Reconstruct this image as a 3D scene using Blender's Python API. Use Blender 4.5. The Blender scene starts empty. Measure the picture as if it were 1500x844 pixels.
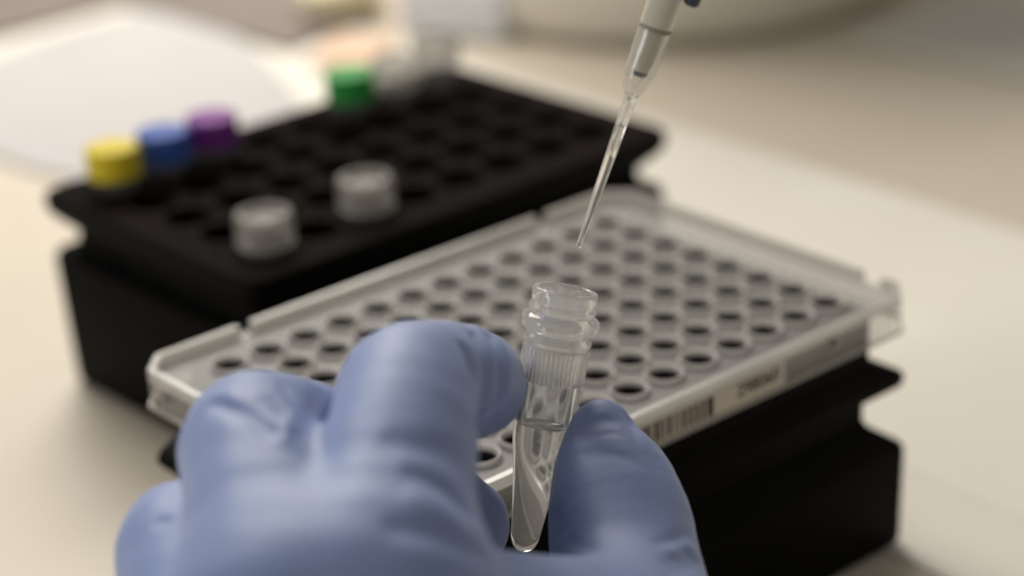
import bpy, bmesh, math, random
import numpy as np
from mathutils import Vector, Matrix

random.seed(7)
rng = np.random.default_rng(7)
SC = bpy.context.scene
COL = SC.collection
MM = 0.001

# ------------------------------------------------------------------ camera
cam = bpy.data.cameras.new('camera')
camo = bpy.data.objects.new('camera', cam)
COL.objects.link(camo)
_r = Vector((0.75054708, -0.6594128, -0.04305626))
_u = Vector((0.29156528, 0.27198122, 0.91706919))
_b = Vector((-0.59301667, -0.70085732, 0.39639659))
camo.matrix_world = Matrix(((_r.x, _u.x, _b.x, -0.30831), (_r.y, _u.y, _b.y, -0.268656), (_r.z, _u.z, _b.z, 0.2373), (0, 0, 0, 1)))
cam.sensor_width = 36.0
cam.lens = 78.88
cam.clip_start = 0.01
cam.clip_end = 20.0
cam.dof.use_dof = True
cam.dof.focus_distance = 0.359
cam.dof.aperture_fstop = 8.2
cam.dof.aperture_blades = 0
SC.camera = camo

# ------------------------------------------------------------------ world, lamps, exposure
w = bpy.data.worlds.new('World')
SC.world = w
w.use_nodes = True
bg = w.node_tree.nodes['Background']
bg.inputs[0].default_value = (1.0, 0.94, 0.86, 1)
bg.inputs[1].default_value = 0.21

def area(name, loc, target, sx, sy, power, col, spin=0.0):
    l = bpy.data.lights.new(name, 'AREA')
    l.shape = 'RECTANGLE'
    l.size = sx
    l.size_y = sy
    l.energy = power
    l.color = col
    o = bpy.data.objects.new(name, l)
    COL.objects.link(o)
    o.location = loc
    d = Vector(target) - Vector(loc)
    o.rotation_euler = (d.to_track_quat('-Z', 'Y').to_matrix() @ Matrix.Rotation(spin, 3, 'Z')).to_euler()
    o['kind'] = 'helper'
    return o

area('ceiling_lamp', (0.20, 0.60, 0.56), (0.10, 0.20, 0.0), 0.6, 0.35, 5.9, (1.0, 0.95, 0.87), 0.4)
area('side_lamp', (-1.10, 0.32, 0.44), (-0.05, 0.02, 0.06), 0.22, 0.6, 2.7, (0.96, 0.97, 1.0))
SC.view_settings.view_transform = 'Standard'
SC.view_settings.look = 'None'
SC.view_settings.exposure = 0.2
SC.view_settings.gamma = 1.0
SC.render.engine = 'CYCLES'
cy = SC.cycles
cy.use_denoising = True
try:
    cy.denoiser = 'OPENIMAGEDENOISE'
except Exception:
    pass
cy.max_bounces = 16
cy.transmission_bounces = 14
cy.transparent_max_bounces = 24
cy.diffuse_bounces = 4
cy.glossy_bounces = 6
cy.sample_clamp_indirect = 6.0
cy.blur_glossy = 0.5

# ------------------------------------------------------------------ materials
def nodes_of(name):
    m = bpy.data.materials.new(name)
    m.use_nodes = True
    nt = m.node_tree
    for n in list(nt.nodes):
        nt.nodes.remove(n)
    out = nt.nodes.new('ShaderNodeOutputMaterial')
    return m, nt, out

def noise(nt, scale, detail=4.0, rough=0.6):
    tc = nt.nodes.new('ShaderNodeTexCoord')
    n = nt.nodes.new('ShaderNodeTexNoise')
    n.inputs['Scale'].default_value = scale
    n.inputs['Detail'].default_value = detail
    n.inputs['Roughness'].default_value = rough
    nt.links.new(tc.outputs['Object'], n.inputs['Vector'])
    return n

def ramp(nt, src, c0, c1, p0=0.3, p1=0.7):
    r = nt.nodes.new('ShaderNodeValToRGB')
    r.color_ramp.elements[0].position = p0
    r.color_ramp.elements[1].position = p1
    r.color_ramp.elements[0].color = (*c0, 1)
    r.color_ramp.elements[1].color = (*c1, 1)
    nt.links.new(src, r.inputs[0])
    return r

def bump(nt, src, strength, dist):
    b = nt.nodes.new('ShaderNodeBump')
    b.inputs['Strength'].default_value = strength
    b.inputs['Distance'].default_value = dist
    nt.links.new(src, b.inputs['Height'])
    return b

def solid(name, c0, c1=None, rough=0.5, nscale=60.0, bstr=0.15, bdist=0.0003, spec=0.5, sss=0.0, sssr=(1, 1, 1), sscale=0.002, sheen=0.0):
    m, nt, out = nodes_of(name)
    p = nt.nodes.new('ShaderNodeBsdfPrincipled')
    nt.links.new(p.outputs[0], out.inputs[0])
    n = noise(nt, nscale)
    c1 = c1 or tuple(x * 0.88 for x in c0)
    r = ramp(nt, n.outputs['Fac'], c1, c0)
    nt.links.new(r.outputs[0], p.inputs['Base Color'])
    p.inputs['Roughness'].default_value = rough
    p.inputs['Specular IOR Level'].default_value = spec
    if bstr:
        n2 = noise(nt, nscale * 7)
        b = bump(nt, n2.outputs['Fac'], bstr, bdist)
        nt.links.new(b.outputs[0], p.inputs['Normal'])
    if sss:
        p.inputs['Subsurface Weight'].default_value = sss
        p.inputs['Subsurface Radius'].default_value = sssr
        p.inputs['Subsurface Scale'].default_value = sscale
    if sheen:
        p.inputs['Sheen Weight'].default_value = sheen
        p.inputs['Sheen Roughness'].default_value = 0.4
    return m

def thin_plastic(name, col, clear, trans, rough=0.25, tint=(0.95, 0.95, 0.95), gloss=1.0):
    """moulded translucent polypropylene sheet: part see-through, part milky, glossy skin"""
    m, nt, out = nodes_of(name)
    L = nt.links.new
    t = nt.nodes.new('ShaderNodeBsdfTransparent')
    t.inputs[0].default_value = (*tint, 1)
    d = nt.nodes.new('ShaderNodeBsdfDiffuse')
    s = nt.nodes.new('ShaderNodeBsdfTranslucent')
    n = noise(nt, 90.0)
    r = ramp(nt, n.outputs['Fac'], tuple(x * 0.9 for x in col), col)
    L(r.outputs[0], d.inputs[0])
    L(r.outputs[0], s.inputs[0])
    m1 = nt.nodes.new('ShaderNodeMixShader')
    m1.inputs[0].default_value = trans
    L(d.outputs[0], m1.inputs[1]); L(s.outputs[0], m1.inputs[2])
    m2 = nt.nodes.new('ShaderNodeMixShader')
    m2.inputs[0].default_value = clear
    L(m1.outputs[0], m2.inputs[1]); L(t.outputs[0], m2.inputs[2])
    g = nt.nodes.new('ShaderNodeBsdfGlossy')
    g.inputs['Roughness'].default_value = rough
    lw = nt.nodes.new('ShaderNodeLayerWeight')
    lw.inputs[0].default_value = 0.5
    pw = nt.nodes.new('ShaderNodeMath'); pw.operation = 'POWER'; pw.inputs[1].default_value = 4.0
    L(lw.outputs['Facing'], pw.inputs[0])
    f = nt.nodes.new('ShaderNodeMath'); f.operation = 'MULTIPLY_ADD'
    f.inputs[1].default_value = 0.7; f.inputs[2].default_value = 0.04
    L(pw.outputs[0], f.inputs[0])
    m3 = nt.nodes.new('ShaderNodeMixShader')
    gm = nt.nodes.new('ShaderNodeMath'); gm.operation = 'MULTIPLY'; gm.inputs[1].default_value = gloss
    L(f.outputs[0], gm.inputs[0]); L(gm.outputs[0], m3.inputs[0]); L(m2.outputs[0], m3.inputs[1]); L(g.outputs[0], m3.inputs[2])
    L(m3.outputs[0], out.inputs[0])
    return m

def glass(name, col, ior, rough, haze=0.0, hcol=(0.8, 0.8, 0.8)):
    """clear moulded plastic or water, with a little milky scatter"""
    m, nt, out = nodes_of(name)
    p = nt.nodes.new('ShaderNodeBsdfPrincipled')
    p.inputs['Base Color'].default_value = (*col, 1)
    p.inputs['Transmission Weight'].default_value = 1.0
    p.inputs['IOR'].default_value = ior
    p.inputs['Roughness'].default_value = rough
    if haze:
        d = nt.nodes.new('ShaderNodeBsdfDiffuse')
        d.inputs[0].default_value = (*hcol, 1)
        s = nt.nodes.new('ShaderNodeBsdfTranslucent')
        s.inputs[0].default_value = (*hcol, 1)
        a = nt.nodes.new('ShaderNodeMixShader')
        a.inputs[0].default_value = 0.5
        nt.links.new(d.outputs[0], a.inputs[1]); nt.links.new(s.outputs[0], a.inputs[2])
        mx = nt.nodes.new('ShaderNodeMixShader')
        mx.inputs[0].default_value = haze
        nt.links.new(p.outputs[0], mx.inputs[1]); nt.links.new(a.outputs[0], mx.inputs[2])
        nt.links.new(mx.outputs[0], out.inputs[0])
    else:
        nt.links.new(p.outputs[0], out.inputs[0])
    return m

M_bench = solid('bench_laminate', (0.66, 0.59, 0.48), (0.61, 0.54, 0.435), 0.45, 9.0, 0.05)
M_liner = solid('bench_paper', (0.81, 0.77, 0.69), (0.76, 0.715, 0.63), 0.75, 12.0, 0.25)
M_black = solid('black_plastic', (0.005, 0.005, 0.004), (0.003, 0.003, 0.003), 0.6, 80.0, 0.2, 0.0002, 0.04)
M_blackdeck = solid('black_plastic_deck', (0.0075, 0.0042, 0.003), (0.0045, 0.0026, 0.002), 0.75, 60.0, 0.2, 0.0002, 0.025)
M_plate = thin_plastic('plate_plastic', (0.62, 0.59, 0.55), 0.60, 0.35, 0.4, gloss=0.5)
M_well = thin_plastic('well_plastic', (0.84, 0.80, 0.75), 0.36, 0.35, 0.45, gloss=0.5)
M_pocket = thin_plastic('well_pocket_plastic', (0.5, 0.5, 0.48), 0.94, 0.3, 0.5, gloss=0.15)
M_skirt = thin_plastic('skirt_plastic', (0.70, 0.68, 0.64), 0.78, 0.4, 0.2)
M_rim = thin_plastic('rim_plastic', (0.74, 0.71, 0.66), 0.38, 0.4, 0.2)
M_label = solid('label_paper', (0.70, 0.63, 0.54), (0.66, 0.59, 0.50), 0.6, 200.0, 0.05)
M_ink = solid('label_ink', (0.018, 0.016, 0.015), None, 0.6, 200.0, 0.0)
M_tube = glass('tube_plastic', (0.97, 0.97, 0.96), 1.46, 0.04, 0.13, (0.92, 0.91, 0.88))
M_neck = glass('tube_neck_plastic', (0.97, 0.97, 0.96), 1.46, 0.07, 0.2, (0.95, 0.94, 0.92))
M_water = glass('sample_water', (0.985, 0.985, 0.97), 1.333, 0.0)
M_tip = glass('tip_plastic', (0.97, 0.97, 0.95), 1.46, 0.03, 0.10, (0.85, 0.83, 0.78))
M_shaft = solid('pipette_shaft_plastic', (0.68, 0.64, 0.52), (0.62, 0.58, 0.47), 0.12, 60.0, 0.0, spec=0.8)
M_dark = solid('dark_rubber', (0.02, 0.025, 0.03), None, 0.5, 60.0, 0.0)
M_natural = thin_plastic('natural_cap_plastic', (0.43, 0.40, 0.355), 0.55, 0.45, 0.4, gloss=0.5)
M_tubewall = thin_plastic('stored_tube_plastic', (0.4, 0.4, 0.38), 0.88, 0.3, 0.2)
def cap_mat(n, c):
    return solid(n, c, tuple(x * 0.9 for x in c), 0.42, 60.0, 0.0, spec=0.15, sss=0.1, sssr=(1, 1, 1), sscale=0.001)
M_yellow = cap_mat('yellow_cap', (0.74, 0.58, 0.03))
M_blue = cap_mat('blue_cap', (0.05, 0.115, 0.44))
M_purple = cap_mat('purple_cap', (0.21, 0.035, 0.28))
M_green = cap_mat('green_cap', (0.035, 0.34, 0.065))

# ------------------------------------------------------------------ helpers
def mk(name, verts, faces, mat, parent=None, smooth=False, scale=MM):
    me = bpy.data.meshes.new(name)
    v = (np.asarray(verts, dtype=np.float64) * scale)
    me.from_pydata(v.tolist(), [], faces if isinstance(faces, list) else faces.tolist())
    me.materials.append(mat)
    if smooth:
        me.polygons.foreach_set('use_smooth', [True] * len(me.polygons))
    me.update()
    o = bpy.data.objects.new(name, me)
    COL.objects.link(o)
    if parent is not None:
        o.parent = parent
    return o

def tag(o, label=None, cat=None, group=None, kind=None):
    if label: o['label'] = label
    if cat: o['category'] = cat
    if group: o['group'] = group
    if kind: o['kind'] = kind
    return o

def empty(name, loc, label, cat, group=None):
    o = bpy.data.objects.new(name, None)
    o.empty_display_size = 0.01
    COL.objects.link(o)
    o.location = [c * MM for c in loc]
    return tag(o, label, cat, group)

def fix_normals(o):
    bm = bmesh.new(); bm.from_mesh(o.data)
    bmesh.ops.recalc_face_normals(bm, faces=bm.faces)
    bm.to_mesh(o.data); bm.free()
    return o

def bevel(o, w, seg=2, ang=35):
    m = o.modifiers.new('bevel', 'BEVEL')
    m.width = w * MM; m.segments = seg; m.limit_method = 'ANGLE'; m.angle_limit = math.radians(ang)
    return o

def autosmooth(o, ang=40):
    me = o.data
    me.polygons.foreach_set('use_smooth', [True] * len(me.polygons))
    try:
        me.set_sharp_from_angle(angle=math.radians(ang))
    except Exception:
        pass
    return o

def lathe(prof, seg=48, closed=False, radial=None):
    """prof: list of (r, z). Returns verts, faces. Points with r == 0 become poles."""
    V, F, rows = [], [], []
    for (r, z) in prof:
        if r <= 1e-6:
            rows.append([len(V)]); V.append((0, 0, z)); continue
        row = []
        for k in range(seg):
            a = 2 * math.pi * k / seg
            rr = r + (radial(a, z, r) if radial else 0.0)
            row.append(len(V)); V.append((rr * math.cos(a), rr * math.sin(a), z))
        rows.append(row)
    n = len(rows)
    for i in range(n if closed else n - 1):
        a, b = rows[i], rows[(i + 1) % n]
        for k in range(seg):
            k2 = (k + 1) % seg
            if len(a) == 1 and len(b) == 1: continue
            if len(a) == 1: F.append((a[0], b[k], b[k2]))
            elif len(b) == 1: F.append((a[k], b[0], a[k2]))
            else: F.append((a[k], b[k], b[k2], a[k2]))
    return V, F

def frame(axis, hint=(1, 0, 0)):
    z = Vector(axis).normalized()
    x = Vector(hint) - z * z.dot(Vector(hint)); x.normalize()
    y = z.cross(x)
    return Matrix((x, y, z)).transposed()

def place(V, R, o):
    A = np.array(R); return np.asarray(V) @ A.T + np.asarray(o)

def rrect(x0, x1, y0, y1, r, n=5):
    P = []
    for (cx, cy_, a0) in ((x1 - r, y1 - r, 0), (x0 + r, y1 - r, 90), (x0 + r, y0 + r, 180), (x1 - r, y0 + r, 270)):
        for k in range(n + 1):
            a = math.radians(a0 + 90 * k / n)
            P.append((cx + r * math.cos(a), cy_ + r * math.sin(a)))
    return P

def loft(rings, cap0=True, cap1=True):
    V, F = [], []
    n = len(rings[0])
    for R in rings: V += R
    for i in range(len(rings) - 1):
        for k in range(n):
            k2 = (k + 1) % n
            F.append((i * n + k, i * n + k2, (i + 1) * n + k2, (i + 1) * n + k))
    if cap0: F.append(tuple(reversed(range(n))))
    if cap1: F.append(tuple(range((len(rings) - 1) * n, len(rings) * n)))
    return V, F

def holed_deck(xs, ys, px, py, outer, z, rad, seg=32, depth=0.0, rbot=None):
    """sheet of square cells, each with a round hole, framed out to the outline `outer` (list of xy)"""
    V, F = [], []
    hx, hy = px / 2, py / 2
    for cx in xs:
        for cy_ in ys:
            b = len(V)
            for k in range(seg):
                a = 2 * math.pi * k / seg
                c, s = math.cos(a), math.sin(a)
                t = min(hx / abs(c) if abs(c) > 1e-9 else 1e9, hy / abs(s) if abs(s) > 1e-9 else 1e9)
                V.append((cx + c * t, cy_ + s * t, z))
            for k in range(seg):
                a = 2 * math.pi * k / seg
                V.append((cx + rad * math.cos(a), cy_ + rad * math.sin(a), z))
            for k in range(seg):
                k2 = (k + 1) % seg
                F.append((b + k, b + k2, b + seg + k2, b + seg + k))
            if depth:
                rb = rbot or rad
                for (rr, zz) in ((rad - 0.35, z - 0.5), (rb - 0.35, z - depth)):
                    for k in range(seg):
                        a = 2 * math.pi * k / seg
                        V.append((cx + rr * math.cos(a), cy_ + rr * math.sin(a), zz))
                for q in (1, 2):
                    for k in range(seg):
                        k2 = (k + 1) % seg
                        F.append((b + q * seg + k, b + q * seg + k2, b + (q + 1) * seg + k2, b + (q + 1) * seg + k))
                F.append(tuple(b + 3 * seg + k for k in range(seg)))
    x0, x1 = min(xs) - hx, max(xs) + hx
    y0, y1 = min(ys) - hy, max(ys) + hy
    b = len(V); n = len(outer)
    inner = []
    for (x, y) in outer:
        inner.append((min(max(x, x0), x1), min(max(y, y0), y1)))
    for p in outer: V.append((p[0], p[1], z))
    for p in inner: V.append((p[0], p[1], z))
    for k in range(n):
        k2 = (k + 1) % n
        if inner[k] == inner[k2]:
            F.append((b + k, b + k2, b + n + k2))
        else:
            F.append((b + k, b + k2, b + n + k2, b + n + k))
    return V, F

def boxv(x0, x1, y0, y1, z0, z1):
    V = [(x, y, z) for z in (z0, z1) for (x, y) in ((x0, y0), (x1, y0), (x1, y1), (x0, y1))]
    F = [(3, 2, 1, 0), (4, 5, 6, 7), (0, 1, 5, 4), (1, 2, 6, 5), (2, 3, 7, 6), (3, 0, 4, 7)]
    return V, F

class MB:
    def __init__(self): self.V, self.F = [], []
    def add(self, VF):
        V, F = VF; b = len(self.V)
        self.V += [tuple(v) for v in V]
        self.F += [tuple(i + b for i in f) for f in F]
        return self
    def build(self, name, mat, parent=None, smooth=False):
        return mk(name, self.V, self.F, mat, parent, smooth)

# ------------------------------------------------------------------ setting: bench and what lies far behind
V, F = boxv(-1500, 1600, -1200, 1800, -40, 0)
tag(mk('bench_top', V, F, M_bench), 'beige laminate laboratory bench top under everything', kind='structure')

# white bench paper: a long sheet with one raised fold
xs = [9, 10, 11, 14, 20, 36, 38.2, 39.6, 41.0, 43, 60, 100, 140, 166, 168]
zz = [0, 0, 0, 0, 0, 0.05, 0.5, 0.9, 0.5, 0.05, 0, 0, 0, 0, -0.3]
ys = list(np.linspace(-1000, 1500, 40))
V, F = [], []
for j, y in enumerate(ys):
    for i, x in enumerate(xs):
        V.append((x + 0.8 * math.sin(y * 0.013) * (x > 30 or x < 12), y, 0.45 + zz[i]))
nx = len(xs)
for j in range(len(ys) - 1):
    for i in range(nx - 1):
        a = j * nx + i
        F.append((a, a + 1, a + nx + 1, a + nx))
lin = mk('bench_paper', V, F, M_liner, smooth=True)
tag(lin, 'white absorbent bench paper lying under both black racks, with a raised fold', 'bench paper')

def blob_sheet(name, pts, z0, h, mat, label, cat, sub=True, wob=0.0):
    """thick soft sheet with a rounded edge from an outline in mm"""
    P = np.array(pts, float); c = P.mean(0)
    rings = []
    for (s, z) in ((0.99, 0.0), (1.0, 0.35), (0.985, 0.8), (0.95, 1.0), (0.6, 1.05), (0.25, 1.0)):
        rings.append([(c[0] + (p[0] - c[0]) * s, c[1] + (p[1] - c[1]) * s, z0 + h * z * (1 + wob * math.sin(7.1 * k + 5 * s))) for k, p in enumerate(P)])
    V, F = loft(rings)
    o = mk(name, V, F, mat, smooth=True)
    if sub:
        m = o.modifiers.new('sub', 'SUBSURF'); m.levels = 2; m.render_levels = 2
    return tag(o, label, cat)

M_towel = solid('white_towel', (0.52, 0.50, 0.495), (0.485, 0.465, 0.46), 0.8, 30.0, 0.5, 0.001)
M_darkmat = solid('brown_mat', (0.21, 0.175, 0.155), (0.18, 0.15, 0.13), 0.7, 25.0, 0.2)
M_cream = solid('cream_tissue', (0.80, 0.74, 0.52), (0.7, 0.62, 0.42), 0.85, 60.0, 0.5, 0.001)
M_peach = solid('peach_card', (0.72, 0.52, 0.38), (0.66, 0.47, 0.34), 0.7, 40.0, 0.1)
M_pale = solid('pale_box', (0.74, 0.76, 0.80), (0.68, 0.70, 0.74), 0.5, 40.0, 0.1)
M_tub = solid('white_tub', (0.74, 0.70, 0.61), (0.70, 0.66, 0.57), 0.4, 20.0, 0.0)
M_greymat = solid('grey_mat', (0.62, 0.60, 0.53), (0.58, 0.56, 0.49), 0.6, 20.0, 0.1)

blob_sheet('folded_towel', [(70, 262), (85, 288), (102, 321), (118, 359), (136, 413), (146, 440), (142, 450), (108, 457), (61, 450), (20, 425), (0, 380), (2, 347), (4, 320), (12, 308), (35, 280)], 0.5, 1.3, M_towel,
           'white folded towel lying on the bench behind the coloured caps', 'towel')
dm = MB().add(loft([[(x, y, z) for (x, y) in ((130, 366), (184, 380), (190, 640), (-260, 640), (-260, 463), (60, 463), (124, 466))] for z in (0.6, 3.0)]))
tag(bevel(dm.build('brown_mat', M_darkmat), 1.0), 'dark brown mat at the far back edge of the bench paper', 'mat')
blob_sheet('crumpled_tissue', [(150, 385), (160, 376), (176, 375), (190, 384), (196, 402), (188, 418), (172, 414), (158, 400)], 3.2, 14, M_cream,
           'cream crumpled tissue lying on the dark brown mat', 'tissue', wob=0.25)
V, F = boxv(0, 34, 0, 24, 0.6, 3.0)
V = place(V, frame((0, 0, 1), (0.8, 0.6, 0)), (138, 328, 0))
tag(bevel(mk('card', V, F, M_peach), 0.6), 'peach coloured card lying on the bench behind the green capped tube', 'card')
V, F = boxv(0, 26, 0, 42, 0.6, 20)
V = place(V, frame((0, 0, 1), (0.9, 0.43, 0)), (190, 318, 0))
tag(bevel(mk('small_box', V, F, M_pale), 2.0), 'pale bluish white small box at the back of the bench', 'box')
# big round tub (base with a bevelled foot)
V, F = lathe([(0, 0.6), (88, 0.6), (93, 4), (96, 14), (99, 60), (103, 160), (106, 161), (104, 163), (99, 161), (95, 60), (91, 16), (0, 12)], 96)
V = place(V, np.eye(3), (287, 336, 0))
tag(autosmooth(mk('round_tub', V, F, M_tub)), 'large cream white round plastic tub at the far right of the bench', 'tub')
V, F = boxv(272, 345, -700, 228, 0.3, 2.5)
tag(bevel(mk('grey_mat', V, F, M_greymat), 1.0), 'grey rubber mat lying beyond the bench paper at the right', 'mat')

# ------------------------------------------------------------------ racks
def ring(x0, x1, y0, y1, ix, iy, z, r):
    return [(x, y, z) for (x, y) in rrect(x0 + ix, x1 - ix, y0 + iy, y1 - iy, r)]

# front rack (under the plate)
fr = empty('well_plate_rack', (-49.5, 31.5, 0.0), 'black plastic rack carrying the clear 96 well plate in front', 'rack')
def loc(V, o): return [(x - o[0], y - o[1], z - o[2]) for (x, y, z) in V]
FO = (-49.5, 31.5, 0.0)
X0, X1, Y0, Y1 = -113.4, 14.4, -11.2, 74.2
FZ = 0.9
rb = [ring(X0, X1 + 1.0, Y0, Y1, 2.2, 2.0, FZ, 1.6), ring(X0, X1 + 1.0, Y0, Y1, 1.6, 1.6, 2, 1.6), ring(X0, X1 + 1.0, Y0, Y1, 1.3, 1.3, 22.5, 1.6), ring(X0, X1 + 1.0, Y0, Y1, 2.0, 1.6, 24.0, 1.6),
      ring(X0, X1 + 1.0, Y0, Y1, 9.8, 3.4, 29.5, 1.5), ring(X0, X1 + 1.0, Y0, Y1, 10.6, 4.6, 31.0, 1.5), ring(X0, X1 + 1.0, Y0, Y1, 10.6, 4.6, 35.4, 1.5)]
V, F = loft(rb, True, True)
autosmooth(mk('base', loc(V, FO), F, M_black, fr), 30)
rb = [ring(X0, X1 + 1.0, Y0, Y1, 10.6, 4.6, 35.4, 1.5), ring(X0, X1 + 1.0, Y0, Y1, 1.4, 2.4, 36.6, 1.6), ring(X0, X1 + 1.0, Y0, Y1, 0.6, 2.2, 38.0, 1.6), ring(X0, X1 + 1.0, Y0, Y1, 1.6, 2.2, 39.6, 1.6), ring(X0, X1 + 1.0, Y0, Y1, 10.2, 3.0, 44.0, 1.5)]
V, F = loft(rb, True, True)
autosmooth(mk('flange', loc(V, FO), F, M_black, fr), 30)
outl = rrect(X0 + 9.8, X1 - 9.8, Y0 + 3.2, Y1 - 3.2, 1.5, 3)
rb = [[(x, y, 44.0) for x, y in outl], [(x, y, 55.5) for x, y in outl]]
mb = MB().add(loft(rb, False, False))
WX = [-9.0 * i for i in range(12)]
WY = [9.0 * j for j in range(8)]
mb.add(holed_deck(WX, WY, 9.0, 9.0, outl, 55.5, 3.2, 20, 16.5, 1.9))
o = mk('well_block', loc(mb.V, FO), mb.F, M_black, fr)

# back rack
bx0, bx1, by0, by1 = -68.4, 63.0, 103.4, 190.5
RA = math.radians(1.4)
def turn(x, y):
    dx, dy = x - bx0, y - by1
    return (bx0 + dx * math.cos(RA) - dy * math.sin(RA), by1 + dx * math.sin(RA) + dy * math.cos(RA))
BO = (-3.0, 146.5, 0.0)
br = empty('tube_rack', (*turn(BO[0], BO[1]), 0.0), 'black plastic tube rack holding colour capped tubes, behind the clear plate', 'rack')
br.rotation_euler.z = RA
HX = [-53.2 + 14.5 * i for i in range(8)]
HY = [177.0 - 14.4 * j for j in range(5)]
rb = [ring(bx0, bx1, by0, by1, 2.4, 2.4, FZ, 5), ring(bx0, bx1, by0, by1, 2.0, 2.0, 2, 5), ring(bx0, bx1, by0, by1, 0.8, 0.8, 33.5, 5), ring(bx0, bx1, by0, by1, 1.4, 1.4, 35.0, 5),
      ring(bx0, bx1, by0, by1, 5.4, 5.4, 37.0, 4), ring(bx0, bx1, by0, by1, 5.8, 5.8, 40.5, 4)]
V, F = loft(rb, True, True)
autosmooth(mk('base', loc(V, BO), F, M_black, br), 30)
rb = [ring(bx0, bx1, by0, by1, 5.8, 5.8, 40.5, 4), ring(bx0, bx1, by0, by1, 1.2, 1.2, 45.0, 5), ring(bx0, bx1, by0, by1, 0.3, 0.3, 46.8, 5), ring(bx0, bx1, by0, by1, 0.3, 0.3, 49.4, 5), ring(bx0, bx1, by0, by1, 1.0, 1.0, 50.2, 5)]
V, F = loft(rb, True, False)
autosmooth(mk('flange', loc(V, BO), F, M_black, br), 30)
outl = rrect(bx0 + 1.0, bx1 - 1.0, by0 + 1.0, by1 - 1.0, 5)
V, F = holed_deck(HX, HY, 14.4, 14.4, outl, 50.2, 5.9, 28, 7.5)
o = mk('top_plate', loc(V, BO), F, M_blackdeck, br)
# tubes in the back rack
def cap_profile(r, h, recess):
    P = [(r - 0.9, 0.0), (r - 0.05, 0.0), (r, 0.2), (r, h - 0.9), (r - 0.25, h - 0.3), (r - 0.9, h)]
    if recess:
        P += [(r - 1.6, h), (r - 1.9, h - 0.4), (r - 2.1, h - 1.6), (0, h - 1.6)]
    else:
        P += [(r - 1.8, h + 0.03), (0, h - 0.15)]
    return P

def knurl(n, amp, z0, z1):
    def f(a, z, r):
        if z0 <= z <= z1 and r > 5.0: return -amp * (0.5 + 0.5 * math.cos(n * a))
        return 0.0
    return f

_cache = {}
def stored_tube(x, y, capz, mat, label, recess=False, r=6.5, h=7.2, natural=False):
    t = empty('capped_tube', (*turn(x, y), 42.0), label, 'tube', 'screw capped tubes standing in the black tube rack')
    P = cap_profile(r, h, recess)
    P2 = []
    V, F = lathe(P, 96, radial=knurl(24, 0.18, 0.15, h - 0.8))
    c = autosmooth(mk('cap', [(a, b, z + capz - h - 42.0) for (a, b, z) in V], F, mat, t), 50)
    zt = capz - h - 42.0
    P = [(0, -0.4), (4.6, -0.3), (5.0, 0.2), (5.0, zt - 1.6), (5.7, zt - 1.5), (5.7, zt - 0.4), (4.9, zt - 0.1), (4.9, zt + 2), (4.2, zt + 2), (4.2, 0.6), (0, 0.6)]
    V, F = lathe(P, 40)
    autosmooth(mk('tube_body', V, F, M_tubewall, t), 40)
    return t

stored_tube(HX[0] - 0.7, HY[0], 61.0, M_yellow, 'tube with a yellow screw cap at the left corner of the black rack')
stored_tube(HX[1] - 0.7, HY[0], 61.0, M_blue, 'tube with a dark blue screw cap between the yellow and purple capped tubes')
stored_tube(HX[2] - 0.7, HY[0], 61.0, M_purple, 'tube with a purple screw cap beside the blue capped tube')
stored_tube(HX[5] - 0.5, HY[0], 61.4, M_green, 'tube with a green screw cap at the back edge of the black rack')
stored_tube(HX[6], HY[0], 61.4, M_natural, 'tube with a clear grey cap directly beside the green capped tube', True)
stored_tube(HX[7], HY[0], 64.0, M_natural, 'tube with a clear grey cap at the far right end of the back row', True)
stored_tube(HX[0] + 0.9, HY[4], 58.6, M_natural, 'left hand one of the two tubes with whitish translucent caps, nearest the rack front', True, 6.6)
stored_tube(HX[2] + 0.9, HY[4], 58.6, M_natural, 'right hand one of the two tubes with whitish translucent caps in the front row', True, 6.6)

# ------------------------------------------------------------------ 96 well plate
PO = (-49.5, 31.5, 56.0)
pl = empty('well_plate', PO, 'clear plastic 96 well plate with a barcode sticker on its front edge', 'well plate')
def chamfer_outline(x0, x1, y0, y1, c):
    return [(x1 - c, y0), (x1, y0 + c), (x1, y1 - c), (x1 - c, y1), (x0 + c, y1), (x0, y1 - c), (x0, y0 + c), (x0 + c, y0)]
def inset_outline(x0, x1, y0, y1, c, t):
    return chamfer_outline(x0 + t, x1 - t, y0 + t, y1 - t, c - t * 0.586 + t * 0.0)
OUT = chamfer_outline(X0, X1, Y0, Y1, 5.0)
INN = inset_outline(X0, X1, Y0, Y1, 5.0, 1.3)
V, F = holed_deck(WX, WY, 9.0, 9.0, INN, 56.0, 3.9, 32)
dk = mk('deck', loc(V, PO), F, M_plate, pl)
# well: a raised lip, a funnel and a conical pocket; shared mesh
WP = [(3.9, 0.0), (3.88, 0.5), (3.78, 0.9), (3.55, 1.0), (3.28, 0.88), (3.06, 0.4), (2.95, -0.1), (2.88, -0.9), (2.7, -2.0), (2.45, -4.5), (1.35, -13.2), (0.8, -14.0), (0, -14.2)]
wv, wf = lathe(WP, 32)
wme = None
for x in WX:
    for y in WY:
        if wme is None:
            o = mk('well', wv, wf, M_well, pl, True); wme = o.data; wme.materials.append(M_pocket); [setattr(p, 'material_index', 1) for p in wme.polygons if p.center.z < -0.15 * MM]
        else:
            o = bpy.data.objects.new('well', wme); COL.objects.link(o); o.parent = pl
        o.location = ((x - PO[0]) * MM, (y - PO[1]) * MM, 0.0)
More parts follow.
